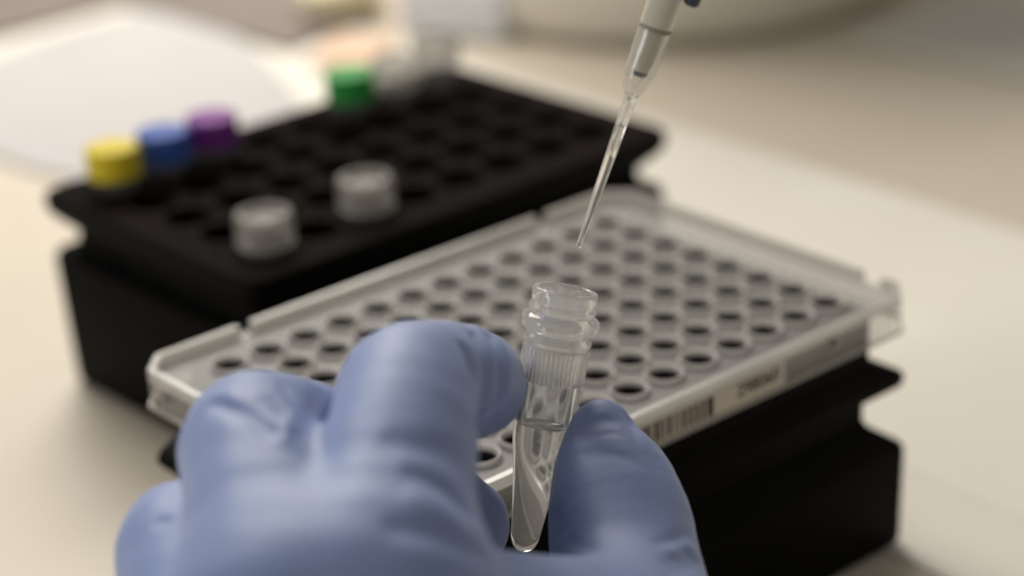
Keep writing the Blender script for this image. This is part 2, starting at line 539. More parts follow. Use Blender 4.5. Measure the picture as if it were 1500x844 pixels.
# rim wall with notches, above the deck, and the skirt below
def wall(mb, out, inn, z0, z1, gaps):
    n = len(out)
    for k in range(n):
        k2 = (k + 1) % n
        a, b = np.array(out[k]), np.array(out[k2]); c, d = np.array(inn[k]), np.array(inn[k2])
        ts = [(0.0, 1.0)]
        if k in gaps:
            cuts = gaps[k]; ts = []; last = 0.0
            for (g0, g1) in cuts: ts.append((last, g0)); last = g1
            ts.append((last, 1.0))
        for (t0, t1) in ts:
            q = [a + (b - a) * t0, a + (b - a) * t1, c + (d - c) * t1, c + (d - c) * t0]
            e = [1, 1] if False else None
            Vq = [(p[0], p[1], z) for z in (z0, z1) for p in q]
            Fq = [(4, 5, 6, 7), (0, 1, 5, 4), (2, 3, 7, 6)]
            if t0 > 0 or z1 < 0: Fq.append((3, 0, 4, 7))
            if t1 < 1: Fq.append((1, 2, 6, 5))
            mb.add((Vq, Fq))
    return mb
def tx(xa, xb, x):  # parameter along an edge
    return (x - xa) / (xb - xa)
g_back = sorted([tx(OUT[3][0], OUT[4][0], v) for v in (-7.9, -11.1, -86.6, -89.9)])
g_right = sorted([tx(OUT[1][1], OUT[2][1], v) for v in (-3.0, 2.4)])
gaps = {3: [(g_back[0], g_back[1]), (g_back[2], g_back[3])], 1: [(g_right[0], g_right[1])]}
mb = wall(MB(), OUT, INN, 56.0, 58.2, gaps)
mk('rim', loc(mb.V, PO), mb.F, M_rim, pl)
mb = wall(MB(), OUT, INN, 50.3, 56.0, {})
mk('skirt', loc(mb.V, PO), mb.F, M_skirt, pl)
# moulded foot ledge along the bottom of the skirt
O2 = chamfer_outline(X0 - 0.5, X1 + 0.5, Y0 - 0.5, Y1 + 0.5, 5.2); 
mb = wall(MB(), O2, OUT, 50.2, 51.1, {})
mk('skirt_ledge', loc(mb.V, PO), mb.F, M_rim, pl)
# small moulded holes in the skirt
for (x, y, ax) in ((-10.9, Y0 - 0.05, 'y'), (X0 - 0.05, 63.2, 'x')):
    V, F = lathe([(0, 0.1), (0.9, 0.1), (0.95, 0.0), (1.3, 0.25), (1.5, 0.2), (1.5, -0.3)], 24)
    R = frame((0, -1, 0) if ax == 'y' else (-1, 0, 0), (0, 0, 1))
    V = place(V, R, (x, y, 55.0 if ax == 'y' else 54.2))
    autosmooth(mk('skirt_boss', loc(V, PO), F, M_skirt, pl))
    V, F = lathe([(0, 0.15), (0.85, 0.14), (0.9, 0.0)], 20)
    V = place(V, R, (x, y, 55.0 if ax == 'y' else 54.2))
    mk('skirt_hole', loc(V, PO), F, M_dark, pl)
# barcode sticker
V, F = boxv(-75.0, -24.6, Y0 - 0.22, Y0 - 0.03, 51.2, 55.9)
lab = mk('barcode_label', loc(V, PO), F, M_label, pl)
mb = MB()
x = -73.5
random.seed(23)
while x < -44.2:
    wd = random.choice((0.45, 0.45, 0.9, 0.9, 1.35))
    if x + wd > -43.9: break
    mb.add(boxv(x, x + wd, Y0 - 0.27, Y0 - 0.225, 51.6, 55.5))
    x += wd + random.choice((0.4, 0.4, 0.7))
mb.add(boxv(-45.0, -43.9, Y0 - 0.27, Y0 - 0.225, 51.6, 55.5))
mk('barcode', loc(mb.V, PO), mb.F, M_ink, lab)
fc = bpy.data.curves.new('barcode_text', 'FONT')
fc.body = '298060'
fc.size = 3.8 * MM
fc.align_x = 'CENTER'; fc.align_y = 'CENTER'
fc.extrude = 0.02 * MM
fc.offset = 0.08 * MM
to = bpy.data.objects.new('barcode_text_curve', fc)
COL.objects.link(to)
bpy.context.view_layer.update()
dg = bpy.context.evaluated_depsgraph_get()
tme = bpy.data.meshes.new_from_object(to.evaluated_get(dg))
bpy.data.objects.remove(to)
tme.materials.clear(); tme.materials.append(M_ink)
to = bpy.data.objects.new('barcode_digits', tme)
COL.objects.link(to)
to.parent = lab
to.rotation_euler = (math.radians(90), 0, 0)
to.location = ((-31.8 - PO[0]) * MM, (Y0 - 0.25 - PO[1]) * MM, (53.9 - PO[2]) * MM)

# ------------------------------------------------------------------ sample tube in the hand
T_top = np.array((-93.28, -27.59, 97.21))
T_bot = np.array((-106.01, -29.02, 55.45))
T_len = float(np.linalg.norm(T_top - T_bot))
T_ax = (T_top - T_bot) / T_len
RT = frame(T_ax, (0.75, -0.66, -0.04))
def S(s): return T_len - s          # distance from the mouth -> height above the tube's tip
tb = empty('sample_tube', T_bot, 'open clear plastic screw top microtube half full of liquid, held in gloved fingers', 'tube')
tb.matrix_world = Matrix.Translation(Vector(T_bot * MM)) @ RT.to_4x4()
LS = T_len / 42.3
prof = []
def lerpprof(keys, step):
    out = []
    for (a, b) in zip(keys[:-1], keys[1:]):
        n = max(1, int(abs(b[0] - a[0]) / step))
        for k in range(n): out.append((a[0] + (b[0] - a[0]) * k / n, a[1] + (b[1] - a[1]) * k / n))
    out.append(keys[-1]); return out
# outer, listed from the mouth down: (s, r)
neck = [(0.0, 4.72), (0.0, 4.95), (0.12, 5.12), (0.4, 5.2), (1.6, 5.18), (1.95, 5.05), (2.25, 5.05), (2.5, 5.25), (2.75, 5.42), (3.05, 5.42), (3.3, 5.2), (3.5, 5.08), (3.75, 5.1), (4.0, 5.6), (4.35, 6.05), (4.8, 6.28), (5.5, 6.3), (6.0, 6.18), (6.4, 5.75), (6.65, 5.2), (6.85, 5.06), (7.1, 5.1), (7.35, 5.35), (7.8, 5.42), (8.3, 5.35), (8.6, 5.05), (8.9, 5.0), (9.05, 5.15)]
kn = [(9.1, 5.26), (9.3, 5.30), (11.5, 5.26), (14.15, 5.20), (14.3, 5.12), (14.32, 4.82)]
body = [(16.0, 4.84), (20.0, 4.76), (23.6, 4.62), (24.6, 4.48), (26.5, 4.12), (30.0, 3.52), (34.0, 2.98), (38.0, 2.52), (39.8, 2.28), (40.9, 1.9), (41.6, 1.3), (41.95, 0.6), (42.05, 0.0)]
inner = [(40.6, 0.0), (40.45, 0.6), (40.0, 1.15), (39.3, 1.5), (38.0, 1.78), (34.0, 2.22), (30.0, 2.76), (26.5, 3.3), (24.6, 3.6), (23.4, 3.72), (20.0, 3.84), (14.0, 3.98), (6.0, 4.05), (0.6, 4.1), (0.2, 4.25), (0.02, 4.5)]
outer = neck + kn + body
def knr(a, z, r):
    s = S(z) 
    if 9.15 * LS <= s <= 14.25 * LS and r > 5.0:
        t = 0.5 + 0.5 * math.cos(40 * a)
        return -0.20 + 0.26 * t * t * t
    return 0.0
# thread: let the small ridge climb round the neck
SEG = 160
# level of the liquid
lvl = np.array((-99.76, -28.17, 76.40))
loc_l = RT.transposed() @ Vector(lvl - T_bot)
nrm = (RT.transposed() @ (Vector(T_ax) - 0.07 * Vector((-0.593, -0.701, 0.396)))).normalized()
# dense inner wall, cut at the level: the dry part belongs to the tube, the wet part to the liquid
dense = lerpprof(inner, 0.35)
Pin = [(max(r, 0.0), S(s * LS)) for (s, r) in dense]
def cut_inner(keep_above):
    V, F = lathe(Pin, SEG)
    bm = bmesh.new()
    vs = [bm.verts.new(v) for v in V]
    for f in F: bm.faces.new([vs[i] for i in f])
    r_ = bmesh.ops.bisect_plane(bm, geom=bm.verts[:] + bm.edges[:] + bm.faces[:], plane_co=loc_l, plane_no=nrm, clear_outer=not keep_above, clear_inner=keep_above)
    return bm, [e for e in r_['geom_cut'] if isinstance(e, bmesh.types.BMEdge)]
Pout = [(r, S(s * LS)) for (s, r) in outer]
V, F = lathe([(4.5, S(0.02 * LS))] + Pout, SEG, radial=knr)
V = np.array(V)
s_all = T_len - V[:, 2]
ang = np.arctan2(V[:, 1], V[:, 0]); rr = np.hypot(V[:, 0], V[:, 1])
mov = (s_all > 1.7 * LS) & (s_all < 6.9 * LS) & (rr > 4.9)
wgt = np.clip(np.minimum((s_all - 1.7 * LS) / 0.8, (6.9 * LS - s_all) / 0.8), 0, 1) * mov
V[:, 2] += wgt * 0.10 * np.sin(ang + 0.6)
bm, _e = cut_inner(True)
bm.verts.ensure_lookup_table(); bm.verts.index_update()
Vi = [tuple(v.co) for v in bm.verts]; Fi = [tuple(v.index for v in f.verts) for f in bm.faces]
bm.free()
mb = MB().add((V.tolist(), F)).add((Vi, Fi))
tube = mk('tube_wall', mb.V, mb.F, M_tube, tb)
tube.data.materials.append(M_neck)
def orient(me, axis_out):
    """outer faces look away from the axis, inner (dry) faces look towards it"""
    bm = bmesh.new(); bm.from_mesh(me); bm.normal_update()
    flip = []
    for f in bm.faces:
        c = f.calc_center_median(); n = f.normal
        if not axis_out(c.length, c, n): flip.append(f)
    bmesh.ops.reverse_faces(bm, faces=flip)
    bm.to_mesh(me); bm.free()
nout = len(F)
me = tube.data
bm = bmesh.new(); bm.from_mesh(me); bm.faces.ensure_lookup_table(); bm.normal_update()
rev = []
for i, f in enumerate(bm.faces):
    c = f.calc_center_median() / MM; n = f.normal
    rad = Vector((c.x, c.y, 0))
    side = n.dot(rad) if rad.length > 1e-3 and abs(n.z) < 0.9 else (n.z if c.z > T_len * 0.5 else -n.z)
    if i >= nout: side = -side if abs(n.z) < 0.9 else side
    s_c = T_len - c.z
    if i < nout and 0.9 * LS < s_c < 14.4 * LS:
        pass
    if side < 0: rev.append(f)
    if s_c < 14.3 * LS and i < nout: f.material_index = 1
bmesh.ops.recalc_face_normals(bm, faces=[f for i, f in enumerate(bm.faces) if i < nout])
bmesh.ops.reverse_faces(bm, faces=[f for i, f in enumerate(bm.faces) if i >= nout and f in set(rev)])
# the outer shell: make sure it faces outwards
bm.normal_update()
probe = max((f for i, f in enumerate(bm.faces) if i < nout), key=lambda f: f.calc_center_median().x)
if probe.normal.x < 0: bmesh.ops.reverse_faces(bm, faces=[f for i, f in enumerate(bm.faces) if i < nout])
bm.to_mesh(me); bm.free()
autosmooth(tube, 55)
# liquid: wet wall is a plastic-to-water boundary, the top is an air-to-water boundary
def interface(name, ior):
    m, nt, out = nodes_of(name)
    g = nt.nodes.new('ShaderNodeBsdfGlass')
    g.inputs['IOR'].default_value = ior
    g.inputs['Roughness'].default_value = 0.0
    g.inputs['Color'].default_value = (0.99, 0.99, 0.98, 1)
    d = nt.nodes.new('ShaderNodeBsdfTranslucent')
    d.inputs[0].default_value = (0.85, 0.83, 0.78, 1)
    mx = nt.nodes.new('ShaderNodeMixShader')
    mx.inputs[0].default_value = 0.07
    nt.links.new(g.outputs[0], mx.inputs[1]); nt.links.new(d.outputs[0], mx.inputs[2])
    nt.links.new(mx.outputs[0], out.inputs[0])
    return m
M_wet = interface('water_against_plastic', 1.333 / 1.46)
bm, eds = cut_inner(False)
ret = bmesh.ops.edgeloop_fill(bm, edges=eds)
bmesh.ops.recalc_face_normals(bm, faces=bm.faces)
men = bmesh.ops.inset_region(bm, faces=ret['faces'], thickness=0.22, depth=-0.10, use_even_offset=True)
men2 = bmesh.ops.inset_region(bm, faces=ret['faces'], thickness=0.5, depth=-0.42, use_even_offset=True)
top = set(ret['faces']) | set(men['faces']) | set(men2['faces'])
curved = set(men['faces']) | set(men2['faces'])
for f in bm.faces:
    f.smooth = f not in top or f in curved
    f.material_index = 1 if f in top else 0
for v in bm.verts: v.co *= MM
lme = bpy.data.meshes.new('liquid'); bm.to_mesh(lme); bm.free()
lme.materials.append(M_wet); lme.materials.append(M_water)
liq = bpy.data.objects.new('liquid', lme); COL.objects.link(liq); liq.parent = tb
# small bubbles clinging to the wall inside the liquid
M_air = glass('air_bubble', (1, 1, 1), 0.76, 0.0)
for (s, a, r) in ((27.0, -0.15, 0.28), (29.4, -0.1, 0.2), (32.6, -0.35, 0.24)):
    ri = np.interp(s, [24.6, 26.5, 30, 34], [3.6, 3.3, 2.76, 2.22]) - r * 0.8
    V, F = lathe([(r * math.sin(t), r * -math.cos(t)) if 0 < t < math.pi else (0, -r * math.cos(t)) for t in np.linspace(0, math.pi, 9)], 14)
    b = mk('bubble', [(x + ri * math.cos(a), y + ri * math.sin(a), z + S(s * LS)) for (x, y, z) in V], F, M_air, liq, True)

# ------------------------------------------------------------------ pipette and tip
A_tip = np.array((-89.86, -27.09, 103.21))
A_far = np.array((-76.56, -33.77, 141.56))
PA = (A_far - A_tip); PLEN = float(np.linalg.norm(PA)); PA = PA / PLEN
RP = frame(PA, (0.75, -0.66, -0.04))
def put(o, root_loc):
    o.matrix_world = Matrix.Translation(Vector(np.array(root_loc) * MM)) @ RP.to_4x4()
K = PLEN / 41.0     # profile below was measured along a 41 mm visible length
pt = empty('pipette_tip', A_tip, 'long clear disposable tip on the pipette, pointing down at the open tube', 'pipette tip')
put(pt, A_tip)
po = [(0, .43), (4.9, .52), (10, .74), (20.6, .90), (24.7, 1.02), (25.6, 1.15), (26.6, 1.7), (27.4, 1.98), (28.4, 2.1), (33, 2.3), (36.4, 2.42)]
pin = [(36.4, 2.2), (33, 2.02), (28.6, 1.82), (27.4, 1.6), (26.4, 1.2), (25.4, .72), (24.4, .62), (20.6, .56), (10, .42), (4.9, .26), (0, .2)]
M_collar = thin_plastic('tip_collar_plastic', (0.85, 0.84, 0.8), 0.93, 0.5, 0.06, (0.99, 0.99, 0.98), gloss=1.6)
pin_dry = [(s, r) for (s, r) in pin if s >= 20.6]
P = [(r, s * K) for (s, r) in pin_dry[::-1]] + [(r, s * K) for (s, r) in po[::-1]] + [(0.2, 0)]
V, F = lathe(P, 48)
o = mk('tip_wall', V, F, M_tip, pt)
fix_normals(o)
bm = bmesh.new(); bm.from_mesh(o.data); bm.faces.ensure_lookup_table(); bm.normal_update()
pr_ = max(bm.faces, key=lambda f: f.calc_center_median().x)
if pr_.normal.x < 0: bmesh.ops.reverse_faces(bm, faces=bm.faces[:])
for f in bm.faces:
    if f.calc_center_median().z > 25.8 * K * MM: f.material_index = 1
bm.to_mesh(o.data); bm.free()
o.data.materials.append(M_collar)
autosmooth(o, 50)
# outer ribs of the tip collar, one mesh shared by all
rib = None
for k in range(8):
    if rib is None:
        t = 0.16
        pts = [(2.0, 28.0 * K), (2.55, 29.3 * K), (2.75, 36.3 * K), (2.36, 36.35 * K)]
        Vq = [(r, sg * t, z) for sg in (-1, 1) for (r, z) in pts]
        o = mk('collar_rib', Vq, [(3, 2, 1, 0), (4, 5, 6, 7), (0, 1, 5, 4), (1, 2, 6, 5), (2, 3, 7, 6), (3, 0, 4, 7)], M_collar, pt)
        rib = o.data
    else:
        o = bpy.data.objects.new('collar_rib', rib); COL.objects.link(o); o.parent = pt
    o.rotation_euler.z = 2 * math.pi * k / 8 + 0.2
V, F = lathe([(0, 0.0), (0.2, 0.0)] + [(np.interp(s, [0, 4.9, 10, 20.6], [.2, .26, .42, .56]), s * K) for s in (2, 4.9, 10, 15, 20.6)] + [(0.3, 20.45 * K), (0, 20.4 * K)], 48)
o = fix_normals(mk('liquid', V, F, M_wet, pt, True))
o.data.materials.append(M_water)
for p_ in o.data.polygons:
    if p_.center.z > 20.42 * K * MM or p_.center.z < 0.01 * MM: p_.material_index = 1

pp = empty('pipette', A_tip + PA * 28 * K, 'pale beige pipette shaft entering the frame from the top with a clear tip', 'pipette')
put(pp, A_tip + PA * 28 * K)
V, F = lathe([(0, 1.2), (0.9, 1.2), (1.2, 1.5), (1.5, 2.4), (1.72, 4), (1.9, 8.0 * K), (2.35, 8.5 * K), (2.5, 9.0 * K), (2.55, 22), (3.6, 26), (3.8, 60), (0, 60)], 40)
autosmooth(mk('shaft', V, F, M_shaft, pp), 35)
V, F = lathe([(0, 0.7), (0.8, 0.7), (1.15, 0.9), (1.25, 1.3), (1.15, 1.9), (0, 1.9)], 32)
autosmooth(mk('nozzle_seal', V, F, M_dark, pp), 50)
V, F = lathe([(2.3, 8.2 * K), (2.62, 8.25 * K), (2.66, 8.7 * K), (2.3, 8.75 * K)], 40, closed=True)
autosmooth(mk('seal_ring', V, F, solid('seal_grey', (0.30, 0.28, 0.24), None, 0.5, 60, 0.0), pp), 50)
V, F = lathe([(0, 0), (0.9, 0.05), (1.3, 0.5), (1.3, 60), (0, 60)], 24)
V = np.array(V) + np.array((3.9, -0.6, 13.4 * K))
autosmooth(mk('tip_ejector', V, F, solid('ejector_plastic', (0.05, 0.065, 0.09), None, 0.35, 60, 0.0), pp), 50)
V, F = lathe([(0, 40), (6.5, 40), (9, 44), (9.5, 150), (11, 170), (11, 190), (0, 192)], 48)
autosmooth(mk('grip', V, F, M_shaft, pp), 40)

# ------------------------------------------------------------------ gloved hand: one continuous surface from a signed distance field
def seg(a, b, ra, rb): return (np.array(a, np.float32), np.array(b, np.float32), ra, rb)
def chain(pts, sub=3):
    """tapered bones through [(point, radius), ...], the bends eased by a spline"""
    A = np.array([list(p[0]) + [p[1]] for p in pts], float)
    A = np.vstack([2 * A[0] - A[1], A, 2 * A[-1] - A[-2]])
    out = []
    for i in range(1, len(A) - 2):
        p0, p1, p2, p3 = A[i - 1:i + 3]
        l1, l0, l2 = [max(np.linalg.norm(v[:3]), 1e-6) for v in (p2 - p1, p1 - p0, p3 - p2)]
        m1 = ((p1 - p0) / l0 * l1 / (l0 + l1) + (p2 - p1) / l1 * l0 / (l0 + l1)) * l1
        m2 = ((p2 - p1) / l1 * l2 / (l1 + l2) + (p3 - p2) / l2 * l1 / (l1 + l2)) * l1
        for k in range(sub):
            t = k / sub
            out.append((2*t**3 - 3*t**2 + 1) * p1 + (t**3 - 2*t**2 + t) * m1 + (3*t**2 - 2*t**3) * p2 + (t**3 - t**2) * m2)
    out.append(A[-2])
    return [seg(p[:3], q[:3], p[3], q[3]) for p, q in zip(out[:-1], out[1:])]

INDEX = chain([((-164.03, -67.93, 86.54), 13.2), ((-150.33, -55.26, 94.12), 11.2), ((-139.61, -45.08, 97.90), 10.4), ((-135.77, -40.96, 98.30), 10.2), ((-128.64, -36.93, 95.92), 9.6), ((-113.87, -28.11, 88.21), 8.4), ((-105.58, -19.00, 81.39), 7.5)])
MIDDLE = chain([((-174.49, -61.94, 86.52), 13.0), ((-161.41, -40.83, 92.97), 10.9), ((-154.53, -29.13, 93.68), 10.1), ((-149.75, -25.91, 91.39), 9.6), ((-127.94, -22.79, 76.54), 8.6), ((-113.66, -23.43, 61.47), 7.7)])
RING = chain([((-179.72, -56.09, 73.91), 12.4), ((-168.90, -31.88, 77.41), 10.2), ((-163.45, -22.04, 77.72), 9.5), ((-157.74, -18.04, 73.17), 9.0), ((-136.73, -16.38, 57.07), 8.2), ((-124.27, -20.42, 48.39), 7.2)])
LITTLE = chain([((-183.46, -48.33, 56.82), 11.5), ((-172.76, -24.73, 59.04), 8.8), ((-167.38, -18.84, 57.31), 8.2), ((-146.99, -15.81, 42.74), 7.4), ((-137.04, -19.50, 35.96), 6.4)])
THUMB = chain([((-95.53, -37.26, 76.73), 4.9), ((-96.99, -39.15, 73.75), 6.8), ((-99.21, -43.37, 70.52), 9.5), ((-102.37, -48.23, 67.30), 11.0), ((-107.14, -54.57, 64.09), 11.3), ((-115.10, -64.41, 60.02), 12.8), ((-135.90, -79.09, 58.45), 17.0)])
PALM = [seg((-162.23, -67.22, 85.44), (-173.56, -89.83, 61.32), 14, 22), seg((-173.80, -60.72, 84.66), (-176.07, -87.62, 61.46), 13.5, 22), seg((-179.09, -54.87, 71.97), (-177.03, -84.44, 58.10), 12.5, 21),
        seg((-182.90, -47.11, 54.77), (-177.47, -83.24, 54.50), 11.5, 20), seg((-135.90, -79.09, 58.45), (-171.95, -88.90, 57.81), 17, 22), seg((-173.56, -89.83, 61.32), (-192.41, -125.38, 45.95), 24, 27)]
WEB = [seg((-155.60, -64.12, 80.66), (-120.47, -66.53, 63.36), 9.0, 9.0)]

def d_seg(P, s):
    a, b, ra, rb = s
    ab = b - a; L2 = float(ab @ ab)
    pa = P - a
    t = np.clip((pa @ ab) / L2, 0, 1)
    q = pa - t[:, None] * ab
    return np.sqrt(np.einsum('ij,ij->i', q, q)) - (ra + (rb - ra) * t)
def smin(a, b, k):
    h = np.clip(0.5 + 0.5 * (b - a) / k, 0, 1)
    return b + (a - b) * h - k * h * (1 - h)
def d_chain(P, ch, k=2.0):
    d = d_seg(P, ch[0])
    for s in ch[1:]: d = smin(d, d_seg(P, s), k) if k else np.minimum(d, d_seg(P, s))
    return d

# wrinkles: (polyline points, width, depth) - grooves pressed into the glove film, negative depth = raised fold
FOLDS = []
def fold(pts, width, depth): FOLDS.append((pts, width, depth * 1.6))
fold([(-115.09, -33.82, 99.09), (-116.65, -37.01, 99.18), (-117.52, -39.04, 98.57), (-118.22, -40.52, 97.66), (-118.91, -41.62, 96.56), (-119.75, -42.49, 95.44), (-120.9, -43.3, 94.44), (-122.4, -44.12, 93.66), (-124.21, -44.97, 93.14), (-126.17, -45.71, 92.8), (-136.38, -56.48, 99.14)], 0.95, 1.7)
fold([(-113.13, -34.08, 97.49), (-114.12, -36.23, 97.08), (-114.8, -37.77, 96.32), (-115.53, -39.07, 95.45), (-116.38, -40.17, 94.53), (-117.31, -41.03, 93.55), (-118.31, -41.65, 92.56), (-119.41, -42.09, 91.61), (-120.59, -42.36, 90.72), (-121.62, -42.29, 89.71)], 0.9, -0.8)
fold([(-120.93, -37.53, 102.35), (-121.97, -39.66, 102.28), (-122.66, -41.31, 101.95), (-123.2, -42.62, 101.42), (-123.75, -43.7, 100.76), (-124.34, -44.63, 100.04), (-124.99, -45.48, 99.31), (-125.72, -46.25, 98.58), (-126.46, -46.86, 97.8), (-127.23, -47.33, 97.03), (-128.18, -47.82, 96.37), (-133.65, -53.71, 99.26)], 0.95, 1.1)
fold([(-114.59, -30.91, 98.95), (-118.76, -36.99, 101.04), (-119.68, -38.99, 100.77), (-120.36, -40.56, 100.25), (-120.94, -41.82, 99.55), (-121.48, -42.81, 98.73), (-122.1, -43.66, 97.86), (-122.93, -44.51, 97.07), (-123.81, -45.22, 96.26), (-124.77, -45.79, 95.49), (-125.85, -46.28, 94.77), (-126.83, -46.53, 93.97)], 0.9, -0.6)
fold([(-127.51, -43.37, 104.78), (-127.98, -44.46, 104.42), (-128.24, -45.3, 103.92), (-128.48, -46.05, 103.37), (-128.84, -46.83, 102.85), (-129.4, -47.73, 102.42), (-130.18, -48.82, 102.11), (-131.08, -50.0, 101.89), (-131.97, -51.07, 101.62), (-132.97, -52.17, 101.41), (-134.0, -53.25, 101.22), (-135.12, -54.42, 101.09)], 1.0, 1.0)
fold([(-108.59, -29.64, 94.5)], 0.5, -0.4)
fold([(-155.4, -64.65, 102.86), (-154.75, -65.41, 102.55), (-154.07, -66.1, 102.17), (-153.36, -66.73, 101.71), (-152.66, -67.32, 101.16), (-152.0, -67.88, 100.54), (-151.42, -68.45, 99.86), (-150.97, -69.07, 99.14), (-150.72, -69.78, 98.45), (-150.74, -70.64, 97.81), (-150.98, -71.59, 97.22), (-151.28, -72.55, 96.63)], 1.5, 0.65)
fold([(-164.45, -71.71, 101.13), (-163.46, -72.45, 100.88), (-162.43, -73.13, 100.58), (-161.35, -73.76, 100.22), (-160.23, -74.32, 99.78), (-159.1, -74.83, 99.23), (-157.98, -75.32, 98.57), (-156.89, -75.79, 97.8), (-155.77, -76.19, 96.91), (-154.55, -76.43, 95.86), (-153.11, -76.39, 94.56), (-151.37, -76.0, 92.97)], 1.7, 0.65)
fold([(-158.68, -68.65, 102.01), (-157.99, -69.3, 101.71), (-157.26, -69.9, 101.37), (-156.52, -70.44, 100.94), (-155.87, -71.02, 100.45), (-155.33, -71.64, 99.89), (-154.84, -72.26, 99.28), (-154.42, -72.87, 98.63), (-154.13, -73.54, 97.96), (-153.98, -74.25, 97.29), (-153.88, -74.98, 96.62), (-153.75, -75.67, 95.91)], 2.0, -0.3)
fold([(-153.42, -58.08, 104.48), (-152.92, -59.01, 104.35), (-152.36, -59.87, 104.18), (-151.73, -60.62, 103.96), (-150.98, -61.25, 103.69), (-150.12, -61.74, 103.37), (-149.15, -62.09, 102.98), (-148.15, -62.39, 102.49), (-147.16, -62.65, 101.88), (-146.15, -62.85, 101.16), (-145.03, -62.91, 100.31), (-143.68, -62.67, 99.26)], 2.2, 0.35)
fold([(-161.78, -29.98, 103.0), (-161.82, -31.79, 103.36), (-161.78, -33.46, 103.66), (-161.69, -35.01, 103.87), (-161.6, -36.49, 103.99), (-161.53, -37.91, 104.0), (-161.5, -39.33, 103.96), (-161.5, -40.74, 103.88), (-161.55, -42.13, 103.77), (-161.61, -43.43, 103.56), (-161.71, -44.72, 103.32), (-161.8, -45.99, 103.07)], 1.1, 0.9)
fold([(-160.11, -31.84, 104.08), (-159.97, -33.17, 104.2), (-159.76, -34.37, 104.26), (-159.53, -35.51, 104.26), (-159.35, -36.66, 104.21), (-159.27, -37.85, 104.12), (-159.22, -39.04, 103.97), (-159.24, -40.26, 103.83), (-159.34, -41.54, 103.68), (-159.52, -42.83, 103.52), (-159.65, -44.03, 103.29), (-159.73, -45.12, 103.0)], 1.2, -0.4)
fold([(-158.41, -36.24, 104.24), (-158.46, -36.98, 104.17), (-158.51, -37.7, 104.1), (-158.54, -38.4, 104.01), (-158.56, -39.08, 103.91), (-158.6, -39.77, 103.81), (-158.69, -40.5, 103.72), (-158.82, -41.24, 103.64), (-158.97, -42.0, 103.55), (-159.12, -42.76, 103.47), (-159.24, -43.47, 103.35), (-159.32, -44.12, 103.21)], 0.7, 0.4)
fold([(-156.22, -36.32, 104.01), (-156.29, -37.01, 103.91), (-156.35, -37.68, 103.8), (-156.4, -38.35, 103.7), (-156.43, -38.97, 103.56), (-156.47, -39.59, 103.42), (-156.52, -40.22, 103.28), (-156.61, -40.86, 103.15), (-156.7, -41.51, 103.02), (-156.79, -42.16, 102.88), (-156.88, -42.8, 102.75), (-156.98, -43.46, 102.63)], 0.7, 0.35)
fold([(-171.42, -28.07, 86.91), (-171.22, -28.24, 87.0), (-171.02, -28.4, 87.09), (-170.81, -28.55, 87.18), (-170.61, -28.7, 87.25), (-170.42, -28.88, 87.32), (-170.26, -29.13, 87.39), (-170.12, -29.39, 87.44), (-169.97, -29.66, 87.49), (-169.82, -29.91, 87.53), (-169.66, -30.16, 87.56), (-169.5, -30.4, 87.59)], 0.9, 0.35)
fold([(-114.54, -69.82, 73.52), (-113.7, -69.47, 73.27), (-112.86, -69.14, 73.03), (-112.01, -68.79, 72.78), (-111.12, -68.4, 72.49), (-110.19, -67.99, 72.18), (-109.28, -67.61, 71.87), (-108.36, -67.24, 71.54), (-107.34, -66.76, 71.13), (-106.2, -66.17, 70.61), (-105.14, -65.67, 70.18), (-104.15, -65.24, 69.8)], 1.0, 0.5)
fold([(-116.21, -72.17, 73.53), (-115.28, -71.84, 73.25), (-114.32, -71.48, 72.95), (-113.25, -71.01, 72.57), (-112.13, -70.5, 72.14), (-111.09, -70.08, 71.77), (-110.0, -69.62, 71.37), (-108.81, -69.07, 70.86), (-107.57, -68.48, 70.31), (-106.3, -67.86, 69.73), (-104.78, -67.01, 68.96), (-102.96, -65.87, 67.94)], 1.0, 0.45)
fold([(-110.11, -67.42, 72.37), (-109.5, -67.17, 72.19), (-108.87, -66.9, 71.99), (-108.18, -66.58, 71.75), (-107.4, -66.17, 71.44), (-106.62, -65.76, 71.12), (-105.89, -65.41, 70.84), (-105.22, -65.13, 70.59), (-104.57, -64.89, 70.36), (-103.94, -64.66, 70.14), (-103.25, -64.38, 69.87), (-102.43, -63.97, 69.5)], 1.0, -0.3)
fold([(-93.05, -39.58, 80.23), (-93.13, -40.0, 80.0), (-93.18, -40.39, 79.76), (-93.23, -40.77, 79.51), (-93.32, -41.16, 79.27), (-93.55, -41.66, 79.1), (-94.02, -42.36, 79.07), (-94.74, -43.3, 79.22), (-95.38, -44.15, 79.3), (-95.93, -44.9, 79.31), (-96.46, -45.64, 79.32), (-96.92, -46.29, 79.27)], 0.8, 0.3)
fold([(-110.84, -42.17, 70.71), (-111.32, -42.96, 70.74), (-111.72, -43.67, 70.7), (-112.16, -44.42, 70.7), (-112.63, -45.2, 70.72), (-113.05, -45.92, 70.71), (-113.43, -46.56, 70.64), (-113.81, -47.16, 70.54), (-114.17, -47.74, 70.43), (-114.53, -48.29, 70.3), (-114.9, -48.86, 70.19), (-115.25, -49.41, 70.06)], 1.2, 0.5)
fold([(-141.51, -27.48, 97.04), (-143.32, -29.55, 97.48), (-145.09, -31.58, 97.91), (-147.04, -33.86, 98.5), (-149.45, -36.84, 99.52), (-152.0, -40.01, 100.68), (-153.76, -42.01, 101.18), (-155.44, -43.87, 101.62), (-156.89, -45.4, 101.86), (-158.11, -46.6, 101.92), (-159.28, -47.73, 101.94)], 1.5, 0.4)
fold([(-163.18, -21.99, 87.33), (-164.78, -24.5, 87.9), (-165.82, -26.08, 87.92), (-166.77, -27.5, 87.84)], 2.5, 0.3)
